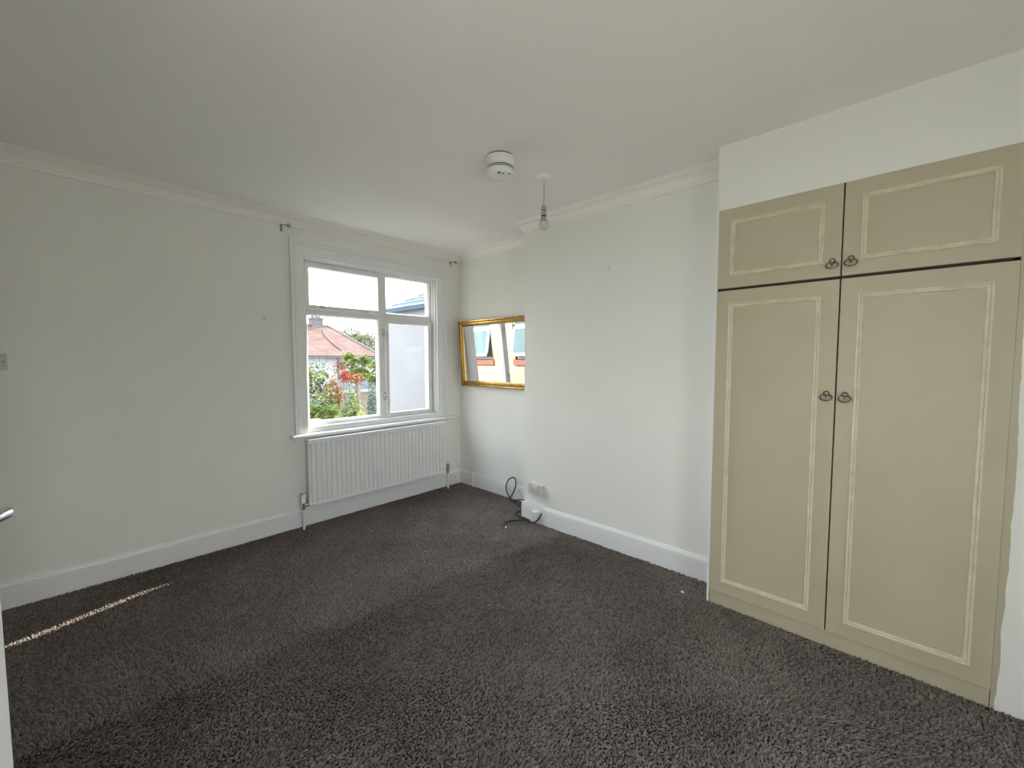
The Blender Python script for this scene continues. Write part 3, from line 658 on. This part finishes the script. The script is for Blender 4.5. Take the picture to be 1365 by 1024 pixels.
obj('lever_handle', ha, M['chrome'], dr, smooth=True)['label'] = 'chrome lever handle'
for z in (0.25, 1.0, 1.75):
    h_ = MB(); h_.tube([dl(-0.001, 0.004, z - 0.04), dl(-0.001, 0.004, z + 0.04)], 0.006, 8); obj('hinge', h_, M['chrome'], dr)
df = MB(); df.box(XL - 0.12, XL + 0.012, -1.90, -1.86, 0, 2.06); df.box(XL - 0.12, XL + 0.012, -2.84, -2.80, 0, 2.06); df.box(XL - 0.12, XL + 0.012, -2.80, -1.90, 2.02, 2.06)
struct('trim_5', df, M['gloss'])

# ================================================================== OUTDOORS
GZ = -3.0
struct('ground', MB().box(-60, 80, 6.4, 90, GZ - 0.3, GZ), M['grass'])
struct('bounce_paving', MB().box(-60, 80, -60, 6.4, GZ - 0.3, GZ), M['bounce_paving'])  # unseen pale ground added to bounce sunlight up into the room
# own rear wing on the right, white rendered, slate roof
wg = thing('rear_wing', 'white rendered rear wing with slate roof just outside the window on the right', 'building', (0.2, 1.1, GZ)); r = (0.2, 1.1, GZ)
obj('wall', MB().box(0.2, 3.4, 0.205, 1.90, GZ, 1.97), M['render_wing'], wg, r)
obj('gutter', MB().tube([(0.15, 0.207, 1.965), (0.15, 1.92, 1.965)], 0.03, 8), M['slate_blue'], wg, r, smooth=True)
def tile_slope(P0, e, up, n_e, n_u, ew, uw, th=0.012, gap=0.006, over=0.02, clipf=None):
    """rows of tiles: P0 eave corner, e along the eave, up the slope"""
    m = MB(); e = Vector(e).normalized(); up = Vector(up).normalized(); nn = e.cross(up).normalized()
    if nn.z < 0: nn = -nn
    P0 = Vector(P0)
    for j in range(n_u):
        for i in range(-1, n_e):
            a0 = (i + (0.5 if j % 2 else 0)) * ew + gap / 2; a1 = a0 + ew - gap; b0 = j * uw - over; b1 = (j + 1) * uw
            a0 = max(a0, 0); a1 = min(a1, n_e * ew)
            if a1 - a0 < 0.02: continue
            if clipf:
                lo, hi = clipf((j + 0.5) * uw)
                a0 = max(a0, lo); a1 = min(a1, hi)
                if a1 - a0 < 0.03: continue
            h0 = th * 2.2; h1 = th
            c = [P0 + e * a0 + up * b0 + nn * h0, P0 + e * a1 + up * b0 + nn * h0, P0 + e * a1 + up * b1 + nn * h1, P0 + e * a0 + up * b1 + nn * h1]
            d = [q - nn * th for q in c]
            m.add(c + d, [(0, 1, 2, 3), (4, 7, 6, 5), (0, 4, 5, 1), (1, 5, 6, 2), (2, 6, 7, 3), (3, 7, 4, 0)])
    return m
# eave at x=0.09 facing -x, rising to x=1.62
sl = math.radians(23.3)
o = obj('slate_course', tile_slope((0.14, 0.22, 1.985), (0, 1, 0), (math.cos(sl), 0, math.sin(sl)), 8, 3, 0.2125, 0.24, th=0.006, clipf=None), M['slate_blue'], wg, r); o['kind'] = 'stuff'; o['label'] = 'blue grey lower slates'
b0 = 3 * 0.24
o = obj('slate_course', tile_slope((0.14 + b0 * math.cos(sl), 0.22, 1.985 + b0 * math.sin(sl)), (0, 1, 0), (math.cos(sl), 0, math.sin(sl)), 8, 4, 0.2125, 0.24, th=0.006), M['slate'], wg, r); o['kind'] = 'stuff'; o['label'] = 'grey upper slates'
obj('roof_deck', MB().add([(0.15, 0.206, 1.972), (0.15, 1.92, 1.972), (1.68, 1.92, 1.972 + 1.53 * math.tan(sl)), (1.68, 0.206, 1.972 + 1.53 * math.tan(sl)), (3.4, 1.92, 1.972), (3.4, .206, 1.972)], [(0, 3, 2, 1), (3, 5, 4, 2), (0, 1, 4, 5), (1, 2, 4), (0, 5, 3)]), M['slate'], wg, r)

# house beyond the gardens
hs = thing('bungalow', 'white house with red tiled hipped roof and brick chimney beyond the gardens', 'building', (9.0, 30.5, GZ)); r = (9.0, 30.5, GZ)
EZ = 1.60; HY = 29.6
obj('wall', MB().box(2.0, 15.2, HY, HY + 8, GZ, EZ), M['render_white'], hs, r)
RZ, RY = 4.20, HY + 3.9; RX0, RX1 = 5.5, 12.95
ex0, ex1, ey0, ey1 = 1.6, 15.6, HY - 0.35, HY + 8.35
obj('roof_deck', MB().add([(ex0, ey0, EZ - .08), (ex1, ey0, EZ - .08), (ex1, ey1, EZ - .08), (ex0, ey1, EZ - .08), (RX0, RY, RZ - .08), (RX1, RY, RZ - .08)], [(0, 1, 5, 4), (1, 2, 5), (2, 3, 4, 5), (3, 0, 4), (0, 3, 2, 1)]), M['clay'], hs, r)
slen = math.hypot(RY - ey0, RZ - EZ); ncr = 16; uw = slen / ncr
def clp(b):
    f = b / slen; return ((RX0 - ex0) * f, (ex1 - ex0) - (ex1 - RX1) * f)
o = obj('roof_tiles', tile_slope((ex0, ey0, EZ), (1, 0, 0), (0, RY - ey0, RZ - EZ), 42, ncr, (ex1 - ex0) / 42, uw, th=0.016, gap=0.012, over=0.02, clipf=clp), M['clay'], hs, r); o['kind'] = 'stuff'
obj('ridge_tiles', MB().tube([(RX0, RY, RZ + 0.03), (RX1, RY, RZ + 0.03)], 0.13, 8), M['clay'], hs, r)
obj('hip_tiles', MB().tube([(RX1, RY, RZ + 0.02), (ex1, ey0, EZ + 0.02)], 0.11, 8), M['brick'], hs, r)
vf = [(12.15, RY - 0.6, 0), (11.98, RY - 1.4, 0), (12.05, RY - 2.4, 0), (12.4, RY - 3.6, 0)]
vf = [(x, y, EZ + (y - ey0) / (RY - ey0) * (RZ - EZ) + 0.08) for x, y, _ in vf]
obj('party_verge', MB().tube(smoothpath(vf), 0.05, 6), M['brick'], hs, r)
obj('gutter', MB().box(ex0, ex1, ey0 - 0.08, ey0 + 0.03, EZ - 0.14, EZ - 0.04), M['slate'], hs, r)
chm = MB(); chm.box(11.42, 12.35, RY - 0.3, RY + 0.5, 2.6, 4.75); chm.box(11.36, 12.41, RY - 0.36, RY + 0.56, 4.75, 4.92)
cs = obj('chimney_stack', chm, M['brick'], hs, r)
for q in (11.62, 11.9, 12.16): obj('chimney_pot', MB().lathe([(0.13, 0), (0.11, 0.25), (0.13, 0.30)], (q, RY + 0.1, 4.92), 'z', 10), M['brick'], cs, r)
def far_window(parent, root, x0, x1, z0, z1, y, cols, rows, frame=0.07):
    m = MB(); yb = y - 0.06
    m.box(x0, x1, yb, y, z0, z0 + frame); m.box(x0, x1, yb, y, z1 - frame, z1)
    for i in range(cols + 1): xx = x0 + (x1 - x0 - frame) * i / cols; m.box(xx, xx + frame, yb, y, z0, z1)
    for z in rows: m.box(x0, x1, yb, y, z - frame / 2, z + frame / 2)
    w = obj('window', m, M['upvc'], parent, root)
    for i in range(cols):
        xa = x0 + (x1 - x0 - frame) * i / cols + frame; xb = x0 + (x1 - x0 - frame) * (i + 1) / cols
        obj('pane', MB().box(xa, xb, y - 0.03, y - 0.005, z0 + frame, z1 - frame), M['paneblue'], w, root)
far_window(hs, r, 9.55, 11.0, 0.45, 1.45, HY, 3, [1.15])
far_window(hs, r, 12.9, 14.3, 0.45, 1.45, HY, 3, [1.15])
obj('drainpipe', MB().tube([(11.95, HY - 0.07, EZ - 0.1), (11.95, HY - 0.07, GZ + 0.02)], 0.06, 8), M['slate'], hs, r)

h2 = thing('far_house', 'grey roofed house partly hidden behind the red roofed house', 'building', (26, 52, GZ)); r = (26, 52, GZ)
obj('wall', MB().box(20, 32, 50, 58, GZ, 2.4), M['tan'], h2, r)
obj('roof', MB().add([(19.5, 49.5, 2.4), (32.5, 49.5, 2.4), (32.5, 58.5, 2.4), (19.5, 58.5, 2.4), (22.5, 54, 4.9), (29.5, 54, 4.9)], [(0, 1, 5, 4), (1, 2, 5), (2, 3, 4, 5), (3, 0, 4), (0, 3, 2, 1)]), M['slate'], h2, r)
far_window(h2, r, 24, 26, 0.5, 1.8, 50, 2, [])

# neighbour's wing, seen in the mirror
ng = thing('neighbour_wing', 'sunlit cream roughcast wing with red sills and open white windows, seen in the mirror', 'building', (-8.3, 7.5, GZ)); r = (-8.3, 7.5, GZ)
NX = -8.0
op = [(7.66, 9.15), (5.05, 6.54)]       # window openings along y
nz0, nz1 = 0.20, 1.95
m = MB(); m.box(NX - 3, NX, 2.5, 5.05, GZ, 3.4); m.box(NX - 3, NX, 6.54, 7.66, GZ, 3.4); m.box(NX - 3, NX, 9.15, 13, GZ, 3.4)
for a, b in op: m.box(NX - 3, NX, a, b, GZ, nz0); m.box(NX - 3, NX, a, b, nz1, 3.4); m.box(NX - 3, NX - 0.25, a, b, nz0, nz1)
obj('wall', m, M['render_yellow'], ng, r)
obj('roof', MB().add([(NX - 3.2, 2.3, 3.4), (NX + 0.2, 2.3, 3.4), (NX + 0.2, 13.2, 3.4), (NX - 3.2, 13.2, 3.4), (NX - 1.5, 2.3, 4.6), (NX - 1.5, 13.2, 4.6)], [(0, 1, 2, 3), (1, 4, 5, 2), (4, 0, 3, 5), (0, 4, 1), (3, 2, 5)]), M['slate'], ng, r)
for a, b in op:
    obj('red_sill', MB().box(NX - 0.1, NX + 0.08, a - 0.06, b + 0.06, nz0 - 0.2, nz0), M['sill_red'], ng, r, bevel=0.01)
    m = MB(); f = 0.08
    m.box(NX - 0.14, NX - 0.06, a, b, nz0, nz0 + f); m.box(NX - 0.14, NX - 0.06, a, b, nz1 - f, nz1); m.box(NX - 0.14, NX - 0.06, a, a + f, nz0, nz1); m.box(NX - 0.14, NX - 0.06, b - f, b, nz0, nz1); m.box(NX - 0.14, NX - 0.06, a, b, 1.34, 1.42)
    w = obj('window', m, M['upvc'], ng, r)
    obj('pane', MB().box(NX - 0.11, NX - 0.09, a + f, b - f, 1.42, nz1 - f), M['obscure'], w, r)
    # open top-hung sash, swung out at the bottom
    A = math.radians(17); hz = 1.36
    def sw(v):
        dz = v[2] - hz; dx = v[0] - (NX - 0.05)
        return (NX - 0.05 + dx * math.cos(A) - dz * math.sin(A), v[1], hz + dz * math.cos(A) + dx * math.sin(A))
    m = MB(); g = 0.11; x0, x1 = NX - 0.07, NX - 0.02; zt, zb = 1.36, 0.30
    m.box(x0, x1, a + 0.03, a + 0.03 + g, zb, zt); m.box(x0, x1, b - 0.03 - g, b - 0.03, zb, zt); m.box(x0, x1, a + 0.03, b - 0.03, zb, zb + g); m.box(x0, x1, a + 0.03, b - 0.03, zt - g, zt)
    m.v = [sw(v) for v in m.v]; so = obj('open_sash', m, M['upvc'], ng, r)
    m = MB().box(x0 + 0.02, x0 + 0.03, a + 0.03 + g, b - 0.03 - g, zb + g, zt - g); m.v = [sw(v) for v in m.v]; obj('pane', m, M['obscure'], so, r)

# flat roofed extension below
fx = thing('flat_roof_extension', 'low flat roofed extension with gravelled roof below the window', 'building', (-1.5, 3.3, GZ)); r = (-1.5, 3.3, GZ)
obj('wall', MB().box(-4.2, 0.98, 2.6, 6.25, GZ, -0.20), M['render_white'], fx, r); obj('flat_roof', MB().box(-4.3, 1.04, 2.5, 6.35, -0.20, -0.04), M['felt'], fx, r, bevel=0.01)

# garden wall and shed
gw = thing('garden_wall', 'tan garden wall with pale coping behind the shrubs', 'wall', (6.8, 15.7, GZ)); r = (6.8, 15.7, GZ)
obj('wall_body', MB().box(4.0, 12.0, 15.6, 15.8, GZ, -0.27), M['tan'], gw, r); obj('coping', MB().box(4.0, 12.0, 15.55, 15.85, -0.27, -0.16), M['render_white'], gw, r)
sh = thing('garden_shed', 'low garden shed with dark grey panelled roof behind the palm', 'shed', (9.0, 19.5, GZ)); r = (9.0, 19.5, GZ)
obj('walls', MB().box(7.6, 11.0, 18.6, 20.8, GZ, -0.42), M['tan'], sh, r)
for i in range(5):
    xa = 7.5 + i * 0.72
    obj('roof_panel', MB().add([(xa, 18.5, -0.42), (xa + 0.68, 18.5, -0.42), (xa + 0.68, 20.9, 0.08), (xa, 20.9, 0.08), (xa, 18.5, -0.48), (xa + 0.68, 18.5, -0.48), (xa + 0.68, 20.9, 0.02), (xa, 20.9, 0.02)], [(0, 1, 2, 3), (7, 6, 5, 4), (0, 4, 5, 1), (1, 5, 6, 2), (2, 6, 7, 3), (3, 7, 4, 0)]), M['shedgrey'], sh, r)

# plants
def leaf_cloud(c, rad, n, size, rng, shell=0.55, zmin=-9):
    m = MB(); c = Vector(c)
    for _ in range(n):
        while True:
            d = Vector((rng.gauss(0, 1), rng.gauss(0, 1), rng.gauss(0, 1)))
            if d.length > 0.1: break
        d.normalize(); q = shell + (1 - shell) * rng.random() ** 0.7
        lump = 1 + 0.22 * math.sin(5 * d.x + c.x * 3) * math.sin(4.3 * d.y + c.y) + 0.15 * math.sin(7 * d.z + 2 * c.x)
        p = c + Vector((d.x * rad[0], d.y * rad[1], d.z * rad[2])) * q * lump
        if p.z < zmin: continue
        s = size * rng.uniform(0.6, 1.3)
        a = (d + Vector((rng.uniform(-1, 1), rng.uniform(-1, 1), rng.uniform(-0.7, 1))) * 0.9).normalized()
        t = a.cross(Vector((rng.uniform(-1, 1), rng.uniform(-1, 1), rng.uniform(-1, 1)))); t.normalize(); b = a.cross(t)
        m.add([p - t * s, p - b * s * 0.5 + a * s * .12, p + t * s, p + b * s * 0.5 + a * s * .12], [(0, 1, 2), (0, 2, 3)])
    return m
def shrub(name, label, c, rad, n, size, mats, seed, stems=4, cat='shrub', group=None, shell=0.55):
    rng = random.Random(seed); root = (c[0], c[1], GZ)
    t = thing(name, label, cat, root, group)
    share = 1.0 / len(mats)
    for k, mt in enumerate(mats):
        o = obj('foliage', leaf_cloud(c, rad, int(n * share), size, rng, shell, GZ + 0.1), M[mt], t, root); o['kind'] = 'stuff'
    s = MB()
    for i in range(stems):
        a = 2 * math.pi * i / stems; q = 0.55
        s.tube([(c[0] + 0.06 * math.cos(a), c[1] + 0.06 * math.sin(a), GZ), (c[0] + 0.2 * rad[0] * math.cos(a), c[1] + 0.2 * rad[1] * math.sin(a), (GZ + c[2]) / 2), (c[0] + q * rad[0] * math.cos(a), c[1] + q * rad[1] * math.sin(a), c[2] + 0.35 * rad[2])], [0.04, 0.03, 0.012], 6)
    obj('stems', s, M['bark'], t, root)
    return t
shrub('grey_shrub', 'tall pale grey green shrub at the left of the garden view', (3.75, 14.2, -0.6), (1.05, 0.8, 1.6), 5200, 0.085, ['leaf_grey', 'leaf_grey', 'leaf_grey', 'leaf_green', 'leaf_lime'], 1)
shrub('red_maple', 'bright red maple in front of the palm', (4.07, 11.5, 0.72), (0.20, 0.22, 0.25), 420, 0.045, ['leaf_red'], 2, cat='tree', shell=0.15, stems=2)
shrub('coral_maple', 'coral red maple with spreading branches below the palm', (4.86, 12.3, 0.58), (0.48, 0.3, 0.22), 420, 0.05, ['leaf_orange', 'leaf_red', 'leaf_yellow'], 3, cat='tree', shell=0.1, stems=2)
shrub('bronze_maple', 'thin dark red branches standing in front of the white house wall', (4.62, 13.1, 1.05), (0.42, 0.25, 0.36), 170, 0.05, ['leaf_bronze'], 12, cat='tree', shell=0.1, stems=2)
shrub('orange_bush', 'orange red leafed bush left of the tan wall', (3.86, 11.95, -0.05), (0.32, 0.25, 0.62), 1300, 0.05, ['leaf_orange', 'leaf_orange', 'leaf_lime'], 4, stems=2)
shrub('hedge_shrub', 'dark blue green shrub below the grey shrub at the left', (2.95, 11.05, -1.35), (1.0, 0.5, 1.52), 5200, 0.07, ['leaf_bluegreen', 'leaf_green', 'leaf_lime'], 5)
shrub('laurel_shrub', 'dark blue green shrub in the middle of the garden beneath the tan wall', (3.30, 9.4, -1.35), (0.50, 0.40, 1.45), 3000, 0.06, ['leaf_bluegreen', 'leaf_bluegreen', 'leaf_green'], 6)
shrub('lime_shrub', 'upright lime green shrub beside the orange bush', (2.72, 8.1, -1.08), (0.36, 0.32, 1.55), 2800, 0.05, ['leaf_lime', 'leaf_green'], 7)
shrub('golden_shrub', 'yellow leafed shrub at the bottom right of the garden view', (2.38, 6.85, -1.3), (0.33, 0.32, 1.5), 2400, 0.045, ['leaf_yellow', 'leaf_yellow', 'leaf_lime'], 8)
shrub('conifer', 'small blue green conifer against the window mullion', (4.18, 9.65, -1.25), (0.24, 0.24, 1.7), 2200, 0.045, ['leaf_bluegreen'], 9, stems=1)
shrub('low_green_shrub', 'low mid green shrub at the bottom left of the garden view', (1.75, 9.1, -1.55), (0.6, 0.5, 1.3), 2600, 0.055, ['leaf_green', 'leaf_bluegreen'], 10)
shrub('far_tree', 'sparse olive green tree rising behind the red tiled roof', (20.3, 42.7, 3.2), (2.9, 2.4, 2.6), 1700, 0.2, ['leaf_tree', 'leaf_tree', 'leaf_grey'], 11, cat='tree', shell=0.2)
# palms: separate fan fronds on a trunk
def palm(label, c, R, seed, n):
    rng = random.Random(seed); root = (c[0], c[1], GZ); t = thing('fan_palm', label, 'palm', root, 'fan palms in the garden')
    obj('trunk', MB().tube([(c[0], c[1], GZ), (c[0] + 0.04, c[1], (GZ + c[2]) / 2), (c[0], c[1], c[2])], [0.14, 0.11, 0.10], 10), M['bark'], t, root)
    fm = MB(); nb = 13          # one fan leaf along +x: stalk plus blades
    fm.tube([(0, 0, 0), (0.28, 0, 0.03), (0.5, 0, 0.02)], [0.012, 0.009, 0.006], 5)
    for i in range(nb):
        a = math.radians(-100 + 200 * i / (nb - 1)); L = 0.52 * (1 - 0.25 * abs(i - nb // 2) / nb); w = 0.026
        d = Vector((math.cos(a), math.sin(a), 0)); s = Vector((-d.y, d.x, 0)); o_ = Vector((0.5, 0, 0.02))
        fm.add([o_, o_ + d * L * 0.6 + s * w + Vector((0, 0, 0.02)), o_ + d * L + Vector((0, 0, -0.13)), o_ + d * L * 0.6 - s * w + Vector((0, 0, 0.02))], [(0, 1, 2), (0, 2, 3)])
    me = None
    for k in range(n):
        if me is None:
            o = obj('frond', fm, M['leaf_palm'], t); me = o.data
        else:
            o = bpy.data.objects.new('frond', me); COL.objects.link(o); o.parent = t
        o.location = (0, 0, c[2] - GZ)
        el = math.radians(rng.uniform(-55, 65)); az = k * 2.399 + rng.uniform(-0.2, 0.2)
        o.rotation_euler = (rng.uniform(-0.5, 0.5), -el, az); o.scale = (R, R, R)
    return t
palm('bushy green fan palm in front of the far house', (5.95, 14.35, 1.0), 0.80, 3, 32)
palm('smaller fan palm half hidden by the window mullion', (7.95, 16.2, 0.6), 0.85, 5, 22)
palm('low palm with drooping lime fronds at the bottom left of the garden view', (1.62, 7.45, -0.34), 0.62, 8, 26)
